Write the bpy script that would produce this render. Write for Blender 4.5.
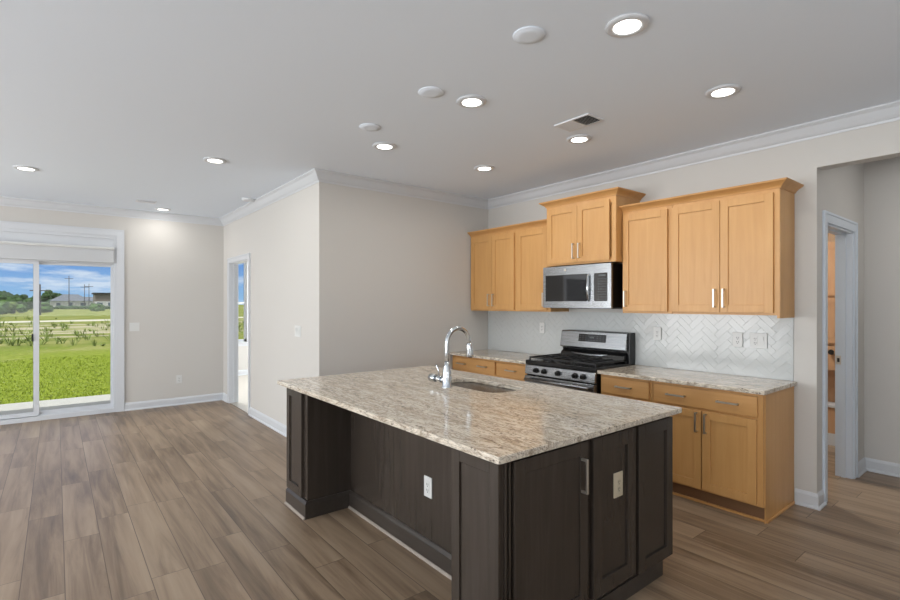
import bpy, bmesh, math, random
from mathutils import Vector, Matrix
random.seed(7)
for o in list(bpy.data.objects): bpy.data.objects.remove(o)
SC = bpy.context.scene
COL = SC.collection

# ------------------------------------------------------------------ camera
FPX, TH, CY, CAMH = 491.48, 0.6755, 303.79, 1.4957
cam = bpy.data.cameras.new('camera')
cam.sensor_width = 36; cam.lens = FPX/900*36; cam.shift_y = (CY-300)/900
cam.clip_end = 2000
co = bpy.data.objects.new('camera', cam); COL.objects.link(co)
co.location = (0, 0, CAMH); co.rotation_euler = (math.pi/2, 0, -TH)
SC.camera = co

# ------------------------------------------------------------------ view + world + light
SC.view_settings.view_transform = 'Standard'
SC.view_settings.look = 'None'
SC.view_settings.gamma = 1
SC.view_settings.use_curve_mapping = False
SC.view_settings.exposure = 0.15

def lin(c):
    return tuple(((x/255)/12.92 if x/255 <= .04045 else ((x/255+.055)/1.055)**2.4) for x in c)

world = bpy.data.worlds.new('world'); SC.world = world; world.use_nodes = True
nt = world.node_tree; nt.nodes.clear()
N = nt.nodes.new; Lk = nt.links.new
out = N('ShaderNodeOutputWorld'); bg = N('ShaderNodeBackground'); Lk(bg.outputs[0], out.inputs[0])
tc = N('ShaderNodeTexCoord'); sep = N('ShaderNodeSeparateXYZ'); Lk(tc.outputs['Generated'], sep.inputs[0])
ramp = N('ShaderNodeValToRGB'); Lk(sep.outputs[2], ramp.inputs[0])
e = ramp.color_ramp.elements
e[0].position = 0.0; e[0].color = (*lin((150, 190, 228)), 1)
e[1].position = 0.12; e[1].color = (*lin((58, 118, 205)), 1)
mp = N('ShaderNodeMapping'); mp.inputs['Scale'].default_value = (7, 7, 38); Lk(tc.outputs['Generated'], mp.inputs[0])
nz = N('ShaderNodeTexNoise'); nz.inputs['Scale'].default_value = 1.3; nz.inputs['Detail'].default_value = 7
nz.inputs['Roughness'].default_value = .6; Lk(mp.outputs[0], nz.inputs[0])
cr = N('ShaderNodeValToRGB'); Lk(nz.outputs[0], cr.inputs[0])
cr.color_ramp.elements[0].position = .47; cr.color_ramp.elements[0].color = (0, 0, 0, 1)
cr.color_ramp.elements[1].position = .62; cr.color_ramp.elements[1].color = (.85, .85, .85, 1)
mx = N('ShaderNodeMix'); mx.data_type = 'RGBA'
msk = N('ShaderNodeMapRange'); Lk(sep.outputs[2], msk.inputs[0]); msk.inputs[1].default_value = .22; msk.inputs[2].default_value = .42; msk.inputs[3].default_value = 1; msk.inputs[4].default_value = .15
mm = N('ShaderNodeMath'); mm.operation = 'MULTIPLY'; Lk(cr.outputs[0], mm.inputs[0]); Lk(msk.outputs[0], mm.inputs[1])
Lk(mm.outputs[0], mx.inputs[0]); Lk(ramp.outputs[0], mx.inputs[6]); mx.inputs[7].default_value = (*lin((215, 225, 240)), 1)
# unseen upper sky made whiter and brighter for neutral daylight, above the band the patio door shows
hm = N('ShaderNodeMapRange'); Lk(sep.outputs[2], hm.inputs[0]); hm.inputs[1].default_value = .16; hm.inputs[2].default_value = .40; hm.inputs[4].default_value = .75
mh = N('ShaderNodeMix'); mh.data_type = 'RGBA'; Lk(hm.outputs[0], mh.inputs[0]); Lk(mx.outputs[2], mh.inputs[6]); mh.inputs[7].default_value = (1.25, 1.2, 1.12, 1)
Lk(mh.outputs[2], bg.inputs[0]); bg.inputs[1].default_value = 1.0

sun = bpy.data.lights.new('sun', 'SUN'); sun.energy = 4.6; sun.angle = .01; sun.color = (1, .96, .88)
so = bpy.data.objects.new('sun', sun); COL.objects.link(so)
so.rotation_euler = Vector((-.6, -.31, 1)).to_track_quat('Z', 'Y').to_euler()

def area(name, loc, rot, sx, sy, power, color=(1, 1, 1)):
    l = bpy.data.lights.new(name, 'AREA'); l.shape = 'RECTANGLE'; l.size = sx; l.size_y = sy
    l.energy = power; l.color = color
    o = bpy.data.objects.new(name, l); COL.objects.link(o); o.location = loc; o.rotation_euler = rot
    return o
P2 = math.pi/2
# added fill lights in front of solid walls, standing in for daylight
area('fill_light_south', (0.6, -2.85, 1.5), (P2+1.15, 0, 0), 4.2, 1.8, 75, (.95, .975, 1))  # added fill, tilted up to brighten the ceiling
area('fill_light_west', (-4.9, .8, 1.5), (P2+.75, 0, -P2), 4.5, 2.0, 360, (.92, .96, 1))
area('fill_light_west_garden', (-4.9, 5.9, 1.5), (P2-.1, 0, -P2), 3.0, 1.9, 190, (.97, .985, 1))  # added to brighten the floor on the left
area('bedroom_fill_light', (5.4, 8.6, 1.5), (P2, 0, P2), 2.0, 1.6, 150, (.97, .99, 1))  # added fill by the solid east wall, brightens the bedroom
LIGHT_W = 3.6      # every recessed downlight

# ------------------------------------------------------------------ scene constants (metres)
H = 2.81
XK, YC, XL, YD = 4.33, 4.617, 2.037, 8.19
XW, YS = -5.0, -3.0
HY = 1.125

# ------------------------------------------------------------------ helpers
def bx(bm, x0, x1, y0, y1, z0, z1):
    vs = [bm.verts.new(p) for p in ((x0,y0,z0),(x1,y0,z0),(x1,y1,z0),(x0,y1,z0),(x0,y0,z1),(x1,y0,z1),(x1,y1,z1),(x0,y1,z1))]
    for f in ((0,3,2,1),(4,5,6,7),(0,1,5,4),(1,2,6,5),(2,3,7,6),(3,0,4,7)):
        bm.faces.new([vs[i] for i in f])
    return vs
def box(*a):
    bm = bmesh.new(); bx(bm, *a); return bm
def boxes(lst):
    bm = bmesh.new()
    for a in lst: bx(bm, *a)
    return bm
def cyl(bm, p0, p1, r0, r1=None, n=20, cap=True):
    if r1 is None: r1 = r0
    p0, p1 = Vector(p0), Vector(p1); d = (p1-p0).normalized()
    a = d.orthogonal().normalized(); b = d.cross(a)
    A = [bm.verts.new(p0+(a*math.cos(t)+b*math.sin(t))*r0) for t in [2*math.pi*i/n for i in range(n)]]
    B = [bm.verts.new(p1+(a*math.cos(t)+b*math.sin(t))*r1) for t in [2*math.pi*i/n for i in range(n)]]
    for i in range(n):
        f = bm.faces.new((A[i], A[(i+1) % n], B[(i+1) % n], B[i])); f.smooth = True
    if cap: bm.faces.new(A[::-1]); bm.faces.new(B)
def lathe(bm, prof, c=(0,0,0), n=28, cap0=True, cap1=True):
    rings = []
    for r, z in prof:
        rings.append([bm.verts.new((c[0]+r*math.cos(2*math.pi*i/n), c[1]+r*math.sin(2*math.pi*i/n), c[2]+z)) for i in range(n)])
    for a, b in zip(rings, rings[1:]):
        for i in range(n):
            f = bm.faces.new((a[i], a[(i+1) % n], b[(i+1) % n], b[i])); f.smooth = True
    if cap0: bm.faces.new(rings[0][::-1])
    if cap1: bm.faces.new(rings[-1])
def tube(bm, pts, rad, n=14):
    pts = [Vector(p) for p in pts]
    if not isinstance(rad, (list, tuple)): rad = [rad]*len(pts)
    rings = []; prev = None
    for i, p in enumerate(pts):
        d = (pts[min(i+1, len(pts)-1)]-pts[max(i-1, 0)]).normalized()
        a = d.orthogonal().normalized() if prev is None else (prev-d*prev.dot(d)).normalized()
        prev = a; b = d.cross(a)
        rings.append([bm.verts.new(p+(a*math.cos(2*math.pi*k/n)+b*math.sin(2*math.pi*k/n))*rad[i]) for k in range(n)])
    for r0, r1 in zip(rings, rings[1:]):
        for k in range(n):
            f = bm.faces.new((r0[k], r0[(k+1) % n], r1[(k+1) % n], r1[k])); f.smooth = True
    bm.faces.new(rings[0][::-1]); bm.faces.new(rings[-1])
def prism(bm, pts, axis, a0, a1):
    """extrude a 2D outline; axis 'X': pts are (y,z); 'Y': (x,z); 'Z': (x,y)"""
    def mk(p, a):
        return {'X': (a, p[0], p[1]), 'Y': (p[0], a, p[1]), 'Z': (p[0], p[1], a)}[axis]
    A = [bm.verts.new(mk(p, a0)) for p in pts]; B = [bm.verts.new(mk(p, a1)) for p in pts]
    n = len(pts)
    bm.faces.new(A); bm.faces.new(B[::-1])
    for i in range(n): bm.faces.new((A[i], B[i], B[(i+1) % n], A[(i+1) % n]))
def sweep(bm, path, prof, closed=False):
    """profile (offset to the left-hand inward side, z) swept along a horizontal mitred path"""
    P = [Vector((p[0], p[1])) for p in path]; n = len(P); rings = []
    for i in range(n):
        if closed or 0 < i < n-1:
            d0 = (P[i]-P[i-1]).normalized(); d1 = (P[(i+1) % n]-P[i]).normalized()
            n0 = Vector((-d0.y, d0.x)); n1 = Vector((-d1.y, d1.x))
            m = (n0+n1); m = m/(m.dot(n0)) if m.length > 1e-6 else n0
        else:
            d = (P[1]-P[0]).normalized() if i == 0 else (P[-1]-P[-2]).normalized()
            m = Vector((-d.y, d.x))
        rings.append([bm.verts.new((P[i].x+m.x*o, P[i].y+m.y*o, z)) for o, z in prof])
    k = len(prof)
    for i in range(n if closed else n-1):
        a, b = rings[i], rings[(i+1) % n]
        for j in range(k): bm.faces.new((a[j], a[(j+1) % k], b[(j+1) % k], b[j]))
    if not closed:
        bm.faces.new(rings[0]); bm.faces.new(rings[-1][::-1])

ORG = {}
def obj(name, bm, mat, parent=None, bev=0, org=None, smooth=False):
    """link a bmesh given in world coordinates as one object"""
    bmesh.ops.recalc_face_normals(bm, faces=bm.faces)
    if org is None:
        org = ORG[parent.name] if parent else Vector((0, 0, 0))
    org = Vector(org)
    bmesh.ops.translate(bm, verts=bm.verts, vec=-org)
    me = bpy.data.meshes.new(name); bm.to_mesh(me); bm.free()
    if smooth:
        for p in me.polygons: p.use_smooth = True
    o = bpy.data.objects.new(name, me); COL.objects.link(o)
    mats = mat if isinstance(mat, (list, tuple)) else [mat]
    for m in mats: me.materials.append(m)
    if parent:
        o.parent = parent; o.location = org-ORG[parent.name]
    else: o.location = org
    ORG[o.name] = org
    if bev:
        b = o.modifiers.new('bevel', 'BEVEL'); b.width = bev; b.segments = 2; b.limit_method = 'ANGLE'; b.angle_limit = .6
        b.harden_normals = False
    return o
def tag(o, label, cat, group=None):
    o['label'] = label; o['category'] = cat
    if group: o['group'] = group
    return o
def struct(o): o['kind'] = 'structure'; return o
def thing(name, loc, label=None, cat=None, group=None):
    o = bpy.data.objects.new(name, None); COL.objects.link(o); o.location = loc; o.empty_display_size = .1
    ORG[o.name] = Vector(loc)
    if label: tag(o, label, cat, group)
    return o
def copy_tree(o, parent=None):
    c = o.copy(); COL.objects.link(c)
    if parent: c.parent = parent
    for ch in list(o.children): copy_tree(ch, c)
    return c

# ------------------------------------------------------------------ materials
def newmat(name):
    m = bpy.data.materials.new(name); m.use_nodes = True
    return m, m.node_tree, m.node_tree.nodes['Principled BSDF']
def plain(name, rgb, rough=.5, metal=0, spec=.5, coat=0, bump=0, bscale=60):
    m, t, p = newmat(name)
    p.inputs['Base Color'].default_value = (*lin(rgb), 1); p.inputs['Roughness'].default_value = rough
    p.inputs['Metallic'].default_value = metal; p.inputs['Specular IOR Level'].default_value = spec
    p.inputs['Coat Weight'].default_value = coat
    n = t.nodes.new('ShaderNodeTexNoise'); n.inputs['Scale'].default_value = bscale; n.inputs['Detail'].default_value = 3
    c = t.nodes.new('ShaderNodeTexCoord'); t.links.new(c.outputs['Object'], n.inputs[0])
    if bump:
        b = t.nodes.new('ShaderNodeBump'); b.inputs['Strength'].default_value = bump; b.inputs['Distance'].default_value = .002
        t.links.new(n.outputs[0], b.inputs['Height']); t.links.new(b.outputs[0], p.inputs['Normal'])
    return m
def ramp_node(t, src, stops):
    r = t.nodes.new('ShaderNodeValToRGB'); t.links.new(src, r.inputs[0])
    el = r.color_ramp.elements
    while len(el) < len(stops): el.new(.5)
    for e_, (p_, c_) in zip(el, stops): e_.position = p_; e_.color = (*lin(c_), 1)
    return r
def mapping(t, scale, rot=(0,0,0), coord='Object', loc=(0,0,0)):
    c = t.nodes.new('ShaderNodeTexCoord'); m = t.nodes.new('ShaderNodeMapping')
    m.inputs['Scale'].default_value = scale; m.inputs['Rotation'].default_value = rot; m.inputs['Location'].default_value = loc
    t.links.new(c.outputs[coord], m.inputs[0]); return m.outputs[0]
def noise(t, vec, scale, detail=4, rough=.5, dist=0):
    n = t.nodes.new('ShaderNodeTexNoise'); n.inputs['Scale'].default_value = scale; n.inputs['Detail'].default_value = detail
    n.inputs['Roughness'].default_value = rough; n.inputs['Distortion'].default_value = dist
    t.links.new(vec, n.inputs[0]); return n.outputs[0]
def math_n(t, op, a, b=None, c=None):
    n = t.nodes.new('ShaderNodeMath'); n.operation = op
    for i, v in enumerate((a, b, c)):
        if v is None: continue
        if isinstance(v, (int, float)): n.inputs[i].default_value = v
        else: t.links.new(v, n.inputs[i])
    return n.outputs[0]
def mixc(t, fac, a, b, mode='MIX'):
    n = t.nodes.new('ShaderNodeMix'); n.data_type = 'RGBA'; n.blend_type = mode
    for i, v in ((0, fac), (6, a), (7, b)):
        if isinstance(v, (int, float)): n.inputs[i].default_value = v
        elif isinstance(v, tuple): n.inputs[i].default_value = (*v, 1)
        else: t.links.new(v, n.inputs[i])
    return n.outputs[2]
def bumpn(t, h, strength, dist, p):
    b = t.nodes.new('ShaderNodeBump'); b.inputs['Strength'].default_value = strength; b.inputs['Distance'].default_value = dist
    t.links.new(h, b.inputs['Height']); t.links.new(b.outputs[0], p.inputs['Normal'])

def wood(name, c0, c1, c2, axis='Z', rough=.38, gscale=1.0):
    m, t, p = newmat(name)
    s = {'Z': (26, 26, 1.6), 'Y': (26, 1.6, 26)}[axis]
    info = t.nodes.new('ShaderNodeObjectInfo')
    v = mapping(t, tuple(a*gscale for a in s))
    add = t.nodes.new('ShaderNodeVectorMath'); add.operation = 'ADD'; t.links.new(v, add.inputs[0])
    comb = t.nodes.new('ShaderNodeCombineXYZ'); t.links.new(math_n(t, 'MULTIPLY', info.outputs['Random'], 30), comb.inputs[0])
    t.links.new(comb.outputs[0], add.inputs[1])
    n1 = noise(t, add.outputs[0], 1.0, 6, .6, .6)
    n2 = noise(t, mapping(t, (2.5, 2.5, 1.0)), 1.5, 3, .5)
    f = math_n(t, 'ADD', math_n(t, 'MULTIPLY', n1, .55), math_n(t, 'MULTIPLY', n2, .45))
    r = ramp_node(t, f, [(.3, c0), (.5, c1), (.7, c2)])
    t.links.new(r.outputs[0], p.inputs['Base Color']); p.inputs['Roughness'].default_value = rough
    bumpn(t, n1, .06, .001, p)
    return m
MAPLE = wood('maple_wood', (192, 142, 84), (201, 152, 93), (208, 160, 102))
MAPLE_H = wood('maple_wood_horizontal', (190, 139, 82), (200, 150, 92), (209, 160, 102), 'Y')
MAPLE_D = plain('toe_kick_brown', (128, 92, 62), .5, bump=.1)
ESP = wood('espresso_wood', (50, 44, 38), (57, 50, 44), (66, 59, 53), rough=.27)
ESP_D = wood('espresso_board', (50, 44, 39), (58, 52, 47), (68, 62, 57), 'Y', rough=.28)
OAK = wood('closet_oak', (180, 138, 102), (192, 150, 113), (202, 161, 124))

WALL = plain('wall_paint', (199, 196, 191), .75, bump=.08, bscale=220)
CEIL = plain('ceiling_paint', (227, 235, 245), .85, bump=.12, bscale=160)
TRIM = plain('white_trim_paint', (204, 207, 211), .35, bump=.02)
JAMB = plain('trim_paint_blue_lit', (205, 213, 222), .35, bump=.02)  # white trim paint with the bluish light put into its colour
PLATE = plain('white_plastic', (212, 213, 211), .3)
SHADOW = plain('dark_slot', (40, 40, 40), .7)
BEIGE_PL = plain('almond_plastic', (196, 184, 160), .3)
STEEL = None
def brushed(name, rgb, rough, vec):
    m, t, p = newmat(name)
    p.inputs['Metallic'].default_value = 1; p.inputs['Base Color'].default_value = (*lin(rgb), 1)
    n = noise(t, mapping(t, vec), 1, 4)
    t.links.new(math_n(t, 'MULTIPLY_ADD', n, .15, rough-.07), p.inputs['Roughness'])
    bumpn(t, n, .04, .0006, p)
    return m
STEEL = brushed('stainless_steel', (166, 169, 172), .26, (4, 4, 900))
STEEL_S = brushed('sink_steel', (238, 242, 250), .36, (300, 6, 6))
STEEL_S.node_tree.nodes['Principled BSDF'].inputs['Metallic'].default_value = .1
CHROME = plain('chrome', (206, 210, 214), .2, 1)
NICKEL = plain('brushed_nickel', (204, 198, 188), .36, 1)
BRONZE = plain('satin_handle_metal', (150, 132, 112), .3, 1)
BLACK = plain('black_enamel', (16, 16, 17), .25)
IRON = plain('cast_iron_grate', (22, 22, 23), .5, bump=.2, bscale=300)
BGLASS = plain('black_glass', (22, 22, 24), .04, spec=.8)
DISPLAY = plain('display_text_grey', (84, 88, 90), .4)
KNOBK = plain('black_knob', (20, 20, 20), .3)
VENT = plain('vent_white_metal', (224, 227, 231), .4)
VENTD = plain('vent_shadow', (60, 60, 62), .8)
VALANCE = plain('blind_valance', (192, 194, 196), .4)
GASKET = plain('black_latch', (18, 18, 18), .4)

def emis(name, rgb, s):
    m, t, p = newmat(name); p.inputs['Base Color'].default_value = (*lin(rgb), 1)
    p.inputs['Emission Color'].default_value = (*lin(rgb), 1); p.inputs['Emission Strength'].default_value = s
    return m
LENS = emis('light_lens', (255, 252, 245), 4.0)

def glass(name):
    m = bpy.data.materials.new(name); m.use_nodes = True; t = m.node_tree; t.nodes.clear()
    o = t.nodes.new('ShaderNodeOutputMaterial'); mixs = t.nodes.new('ShaderNodeMixShader')
    tr = t.nodes.new('ShaderNodeBsdfTransparent'); gl = t.nodes.new('ShaderNodeBsdfGlossy'); fr = t.nodes.new('ShaderNodeFresnel')
    gl.inputs['Roughness'].default_value = .0; tr.inputs[0].default_value = (.95, .97, .965, 1); fr.inputs[0].default_value = 1.35
    t.links.new(fr.outputs[0], mixs.inputs[0]); t.links.new(tr.outputs[0], mixs.inputs[1]); t.links.new(gl.outputs[0], mixs.inputs[2])
    t.links.new(mixs.outputs[0], o.inputs[0]); return m
GLASS = glass('window_glass')

# floor planks running along +Y
def floor_mat():
    m, t, p = newmat('vinyl_plank_floor')
    c = t.nodes.new('ShaderNodeTexCoord'); s = t.nodes.new('ShaderNodeSeparateXYZ'); t.links.new(c.outputs['Object'], s.inputs[0])
    W, Ln = .184, 1.22
    xr = math_n(t, 'DIVIDE', math_n(t, 'ADD', s.outputs[0], 20.02), W)
    row = math_n(t, 'FLOOR', xr)
    wn = t.nodes.new('ShaderNodeTexWhiteNoise'); wn.noise_dimensions = '1D'; t.links.new(row, wn.inputs['W'])
    yr = math_n(t, 'ADD', math_n(t, 'DIVIDE', math_n(t, 'ADD', s.outputs[1], 20), Ln), wn.outputs['Value'])
    colm = math_n(t, 'FLOOR', yr)
    cb = t.nodes.new('ShaderNodeCombineXYZ'); t.links.new(row, cb.inputs[0]); t.links.new(colm, cb.inputs[1])
    w2 = t.nodes.new('ShaderNodeTexWhiteNoise'); w2.noise_dimensions = '2D'; t.links.new(cb.outputs[0], w2.inputs['Vector'])
    # grain
    off = t.nodes.new('ShaderNodeVectorMath'); off.operation = 'MULTIPLY_ADD'
    t.links.new(w2.outputs['Color'], off.inputs[0]); off.inputs[1].default_value = (40, 40, 40)
    t.links.new(mapping(t, (15, .85, 1)), off.inputs[2])
    g1 = noise(t, off.outputs[0], 1.0, 6, .62, .8)
    off2 = t.nodes.new('ShaderNodeVectorMath'); off2.operation = 'MULTIPLY_ADD'
    t.links.new(w2.outputs['Color'], off2.inputs[0]); off2.inputs[1].default_value = (40, 40, 40)
    t.links.new(mapping(t, (5, .45, 1)), off2.inputs[2])
    g2 = noise(t, off2.outputs[0], 1.0, 3, .5, .4)
    f = math_n(t, 'ADD', math_n(t, 'MULTIPLY', g1, .50), math_n(t, 'MULTIPLY', g2, .40))
    f = math_n(t, 'ADD', f, math_n(t, 'MULTIPLY', w2.outputs['Value'], .07))
    r = ramp_node(t, f, [(.32, (86, 69, 53)), (.42, (119, 99, 79)), (.51, (143, 122, 100)), (.66, (163, 143, 120))])
    # seams
    fx = math_n(t, 'FRACT', xr); fy = math_n(t, 'FRACT', yr)
    ex = math_n(t, 'MULTIPLY', math_n(t, 'MINIMUM', fx, math_n(t, 'SUBTRACT', 1, fx)), W)
    ey = math_n(t, 'MULTIPLY', math_n(t, 'MINIMUM', fy, math_n(t, 'SUBTRACT', 1, fy)), Ln)
    ed = math_n(t, 'MINIMUM', ex, ey)
    mr = t.nodes.new('ShaderNodeMapRange'); t.links.new(ed, mr.inputs[0]); mr.inputs[1].default_value = .0006; mr.inputs[2].default_value = .0028
    colr = mixc(t, mr.outputs[0], lin((74, 60, 48)), r.outputs[0])
    t.links.new(colr, p.inputs['Base Color'])
    t.links.new(math_n(t, 'MULTIPLY_ADD', g1, .12, .34), p.inputs['Roughness'])
    p.inputs['Specular IOR Level'].default_value = .5
    hh = math_n(t, 'ADD', math_n(t, 'MULTIPLY', g1, .25), mr.outputs[0])
    bumpn(t, hh, .25, .0012, p)
    return m
FLOOR = floor_mat()

def granite_mat():
    m, t, p = newmat('cream_granite')
    v = mapping(t, (1, .27, 1), (0, 0, .14))
    big = noise(t, v, 6, 4, .6, .8)
    mid = noise(t, v, 24, 6, .74, 1.6)
    thin = noise(t, mapping(t, (1, .15, 1), (0, 0, .2), loc=(3, 1, 0)), 19, 7, .76, 2.0)
    fine = noise(t, mapping(t, (1, .7, 1)), 130, 3, .7)
    base = ramp_node(t, big, [(.30, (210, 197, 178)), (.50, (226, 217, 202)), (.70, (214, 201, 184))])
    g = ramp_node(t, mid, [(.33, (140, 128, 118)), (.42, (204, 194, 182)), (.48, (246, 245, 242)), (.72, (255, 255, 255))])
    c0 = mixc(t, .7, base.outputs[0], g.outputs[0], 'MULTIPLY')
    g3 = ramp_node(t, thin, [(.455, (255, 255, 255)), (.485, (140, 128, 120)), (.505, (118, 106, 98)), (.53, (255, 255, 255))])
    c1 = mixc(t, .68, c0, g3.outputs[0], 'MULTIPLY')
    vo = t.nodes.new('ShaderNodeTexVoronoi'); vo.inputs['Scale'].default_value = 80; t.links.new(mapping(t, (1, .6, 1)), vo.inputs[0])
    sp = math_n(t, 'LESS_THAN', vo.outputs['Distance'], .36)
    veins = noise(t, v, 13, 5, .7, 1.8)
    vm = math_n(t, 'GREATER_THAN', veins, .53)
    rnd = t.nodes.new('ShaderNodeSeparateColor'); t.links.new(vo.outputs['Color'], rnd.inputs[0])
    keep = math_n(t, 'GREATER_THAN', rnd.outputs[0], .45)
    k = math_n(t, 'MULTIPLY', math_n(t, 'MULTIPLY', sp, vm), keep)
    c2 = mixc(t, math_n(t, 'MULTIPLY', k, .85), c1, lin((84, 72, 68)))
    c3 = mixc(t, math_n(t, 'MULTIPLY', math_n(t, 'GREATER_THAN', fine, .62), .35), c2, lin((128, 112, 100)))
    c4 = mixc(t, math_n(t, 'MULTIPLY', math_n(t, 'LESS_THAN', fine, .38), .4), c3, lin((236, 230, 220)))
    t.links.new(c4, p.inputs['Base Color']); p.inputs['Roughness'].default_value = .12
    p.inputs['Specular IOR Level'].default_value = .5
    return m
GRANITE = granite_mat()

def tile_mat():
    m, t, p = newmat('glossy_white_tile')
    p.inputs['Base Color'].default_value = (*lin((196, 199, 198)), 1); p.inputs['Roughness'].default_value = .16
    n = noise(t, mapping(t, (1, 1, 1)), 28, 3)
    bumpn(t, n, .15, .004, p)
    return m
TILE = tile_mat()
GROUT = plain('light_grout', (194, 197, 196), .6)

# ------------------------------------------------------------------ room shell
floor = struct(obj('floor', boxes([(XW-.12, XL+.06, YS-.12, YD+.15, -.1, 0), (XL+.06, 6.8, YS-.12, YC+.06, -.1, 0)]), FLOOR))
CARPET = plain('bedroom_carpet', (206, 200, 190), .95, bump=.6, bscale=400)
struct(obj('floor', box(XL+.06, 6.8, YC+.06, 10.87, -.1, 0), CARPET))
struct(obj('ceiling', boxes([(XW-.12, XL+.12, YS-.12, YD+.15, H, H+.1), (XL+.12, 6.8, YS-.12, 10.87, H, H+.1)]), CEIL))
# kitchen wall with the wide cased opening to the hall
struct(obj('wall_kitchen', boxes([(XK, XK+.12, HY, YC+.12, 0, H), (XK, XK+.12, -.45, HY, 2.49, H), (XK, XK+.12, YS, -.45, 0, H)]), WALL))
struct(obj('wall_corner', boxes([(XL, XK, YC, YC+.12, 0, H), (XK+.12, 6.7, YC, YC+.12, 0, H)]), WALL))
DY0, DY1, DZ = 6.90, 7.84, 2.11
struct(obj('wall_bedroom', boxes([(XL, XL+.12, YC+.12, DY0, 0, H), (XL, XL+.12, DY0, DY1, DZ, H), (XL, XL+.12, DY1, 10.75, 0, H)]), WALL))
SX0, SX1, SZ = -1.05, .652, 2.43
WX0, WX1, WZ0, WZ1 = -3.7, -2.6, .75, 2.2
struct(obj('wall_garden', boxes([(SX1, XL, YD, YD+.15, 0, H), (SX0, SX1, YD, YD+.15, SZ, H), (WX1, SX0, YD, YD+.15, 0, H),
    (WX0, WX1, YD, YD+.15, 0, WZ0), (WX0, WX1, YD, YD+.15, WZ1, H), (XW, WX0, YD, YD+.15, 0, H)]), WALL))
struct(obj('wall_west', box(XW-.12, XW, YS, YD+.15, 0, H), WALL))
struct(obj('wall_south', box(XW-.12, 6.7, YS-.12, YS, 0, H), WALL))
HX = 5.69; HD0, HD1, HDZ = 4.545, 5.315, 2.11; HY = 1.125
struct(obj('wall_hall', boxes([(XK+.12, HD0, HY, HY+.12, 0, H), (HD0, HD1, HY, HY+.12, HDZ, H), (HD1, 6.7, HY, HY+.12, 0, H)]), WALL))
struct(obj('wall_hall_end', box(HX, HX+.12, YS, HY, 0, H), WALL))
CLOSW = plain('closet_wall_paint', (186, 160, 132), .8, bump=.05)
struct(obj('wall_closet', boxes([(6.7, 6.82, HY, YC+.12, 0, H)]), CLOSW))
BW0, BW1, BZ0, BZ1 = 2.28, 3.13, .70, 2.40
struct(obj('wall_bedroom_north', boxes([(XL+.12, BW0, 10.75, 10.87, 0, H), (BW0, BW1, 10.75, 10.87, 0, BZ0), (BW0, BW1, 10.75, 10.87, BZ1, H), (BW1, 5.6, 10.75, 10.87, 0, H)]), WALL))
struct(obj('wall_bedroom_east', box(5.5, 5.62, YC+.12, 10.75, 0, H), WALL))

# crown moulding around the living / kitchen space, counter-clockwise so that the inside is on the left
CP = [(0, H-.105), (.008, H-.105), (.012, H-.090), (.022, H-.084), (.034, H-.070), (.050, H-.046), (.062, H-.026), (.070, H-.022), (.078, H-.014), (.084, H-.012), (.084, H), (0, H)]
bm = bmesh.new(); sweep(bm, [(XK, YS), (XK, YC), (XL, YC), (XL, YD), (XW, YD), (XW, YS)], CP, closed=True)
struct(obj('trim_1', bm, TRIM))
# baseboards with a quarter-round shoe
BP = [(0, 0), (.026, 0), (.026, .010), (.020, .018), (.014, .022), (.014, .088), (.010, .100), (.004, .112), (0, .112)]
def base(name, path):
    bm = bmesh.new(); sweep(bm, path, BP); struct(obj(name, bm, TRIM))
base('baseboard_pillar', [(HD0-.07, HY), (XK, HY), (XK, 1.258)])
CAS = .07
base('baseboard_corner', [(3.6, YC), (XL, YC), (XL, DY0-CAS)])
base('baseboard_garden', [(XL, DY1+CAS), (XL, YD), (SX1+.09, YD)])
base('baseboard_garden_left', [(SX0-.09, YD), (XW, YD), (XW, YS)])
base('baseboard_hall', [(HX, YS), (HX, HY), (HD1+.07, HY)])
base('baseboard_bedroom', [(5.5, 10.75), (XL+.12, 10.75), (XL+.12, DY1+.07)])
base('baseboard_closet', [(6.7, HY+.12), (6.7, 4.5)])

# ------------------------------------------------------------------ bedroom doorway
def casing_y(bm, x, s, y0, y1, z, w=.07, t=.018):
    """flat casing with a raised outer bead on a wall X=x, standing out in direction s"""
    for a0, a1, tt in ((0, w-.018, t*.7), (w-.018, w, t)):
        X = sorted((x, x+s*tt))
        bx(bm, *X, y0-a1, y0-a0, 0, z+a1); bx(bm, *X, y1+a0, y1+a1, 0, z+a1); bx(bm, *X, y0-a0, y1+a0, z+a0, z+a1)
def casing_x(bm, y, s, x0, x1, z, w=.07, t=.018, z0=0):
    for a0, a1, tt in ((0, w-.018, t*.7), (w-.018, w, t)):
        Y = sorted((y, y+s*tt))
        bx(bm, x0-a1, x0-a0, *Y, z0, z+a1); bx(bm, x1+a0, x1+a1, *Y, z0, z+a1); bx(bm, x0-a0, x1+a0, *Y, z+a0, z+a1)
d2 = struct(thing('door_2', (XL+.06, (DY0+DY1)/2, 0)))
bm = bmesh.new(); casing_y(bm, XL, -1, DY0, DY1, DZ); obj('door_casing', bm, TRIM, d2)
obj('door_jamb', boxes([(XL, XL+.12, DY0, DY0+.014, 0, DZ), (XL, XL+.12, DY1-.014, DY1, 0, DZ), (XL, XL+.12, DY0, DY1, DZ-.014, DZ),
    (XL+.05, XL+.062, DY1-.026, DY1-.014, 0, DZ-.014)]), TRIM, d2)
obj('threshold', box(XL+.0, XL+.12, DY0+.014, DY1-.014, 0, .008), NICKEL, d2)

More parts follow.
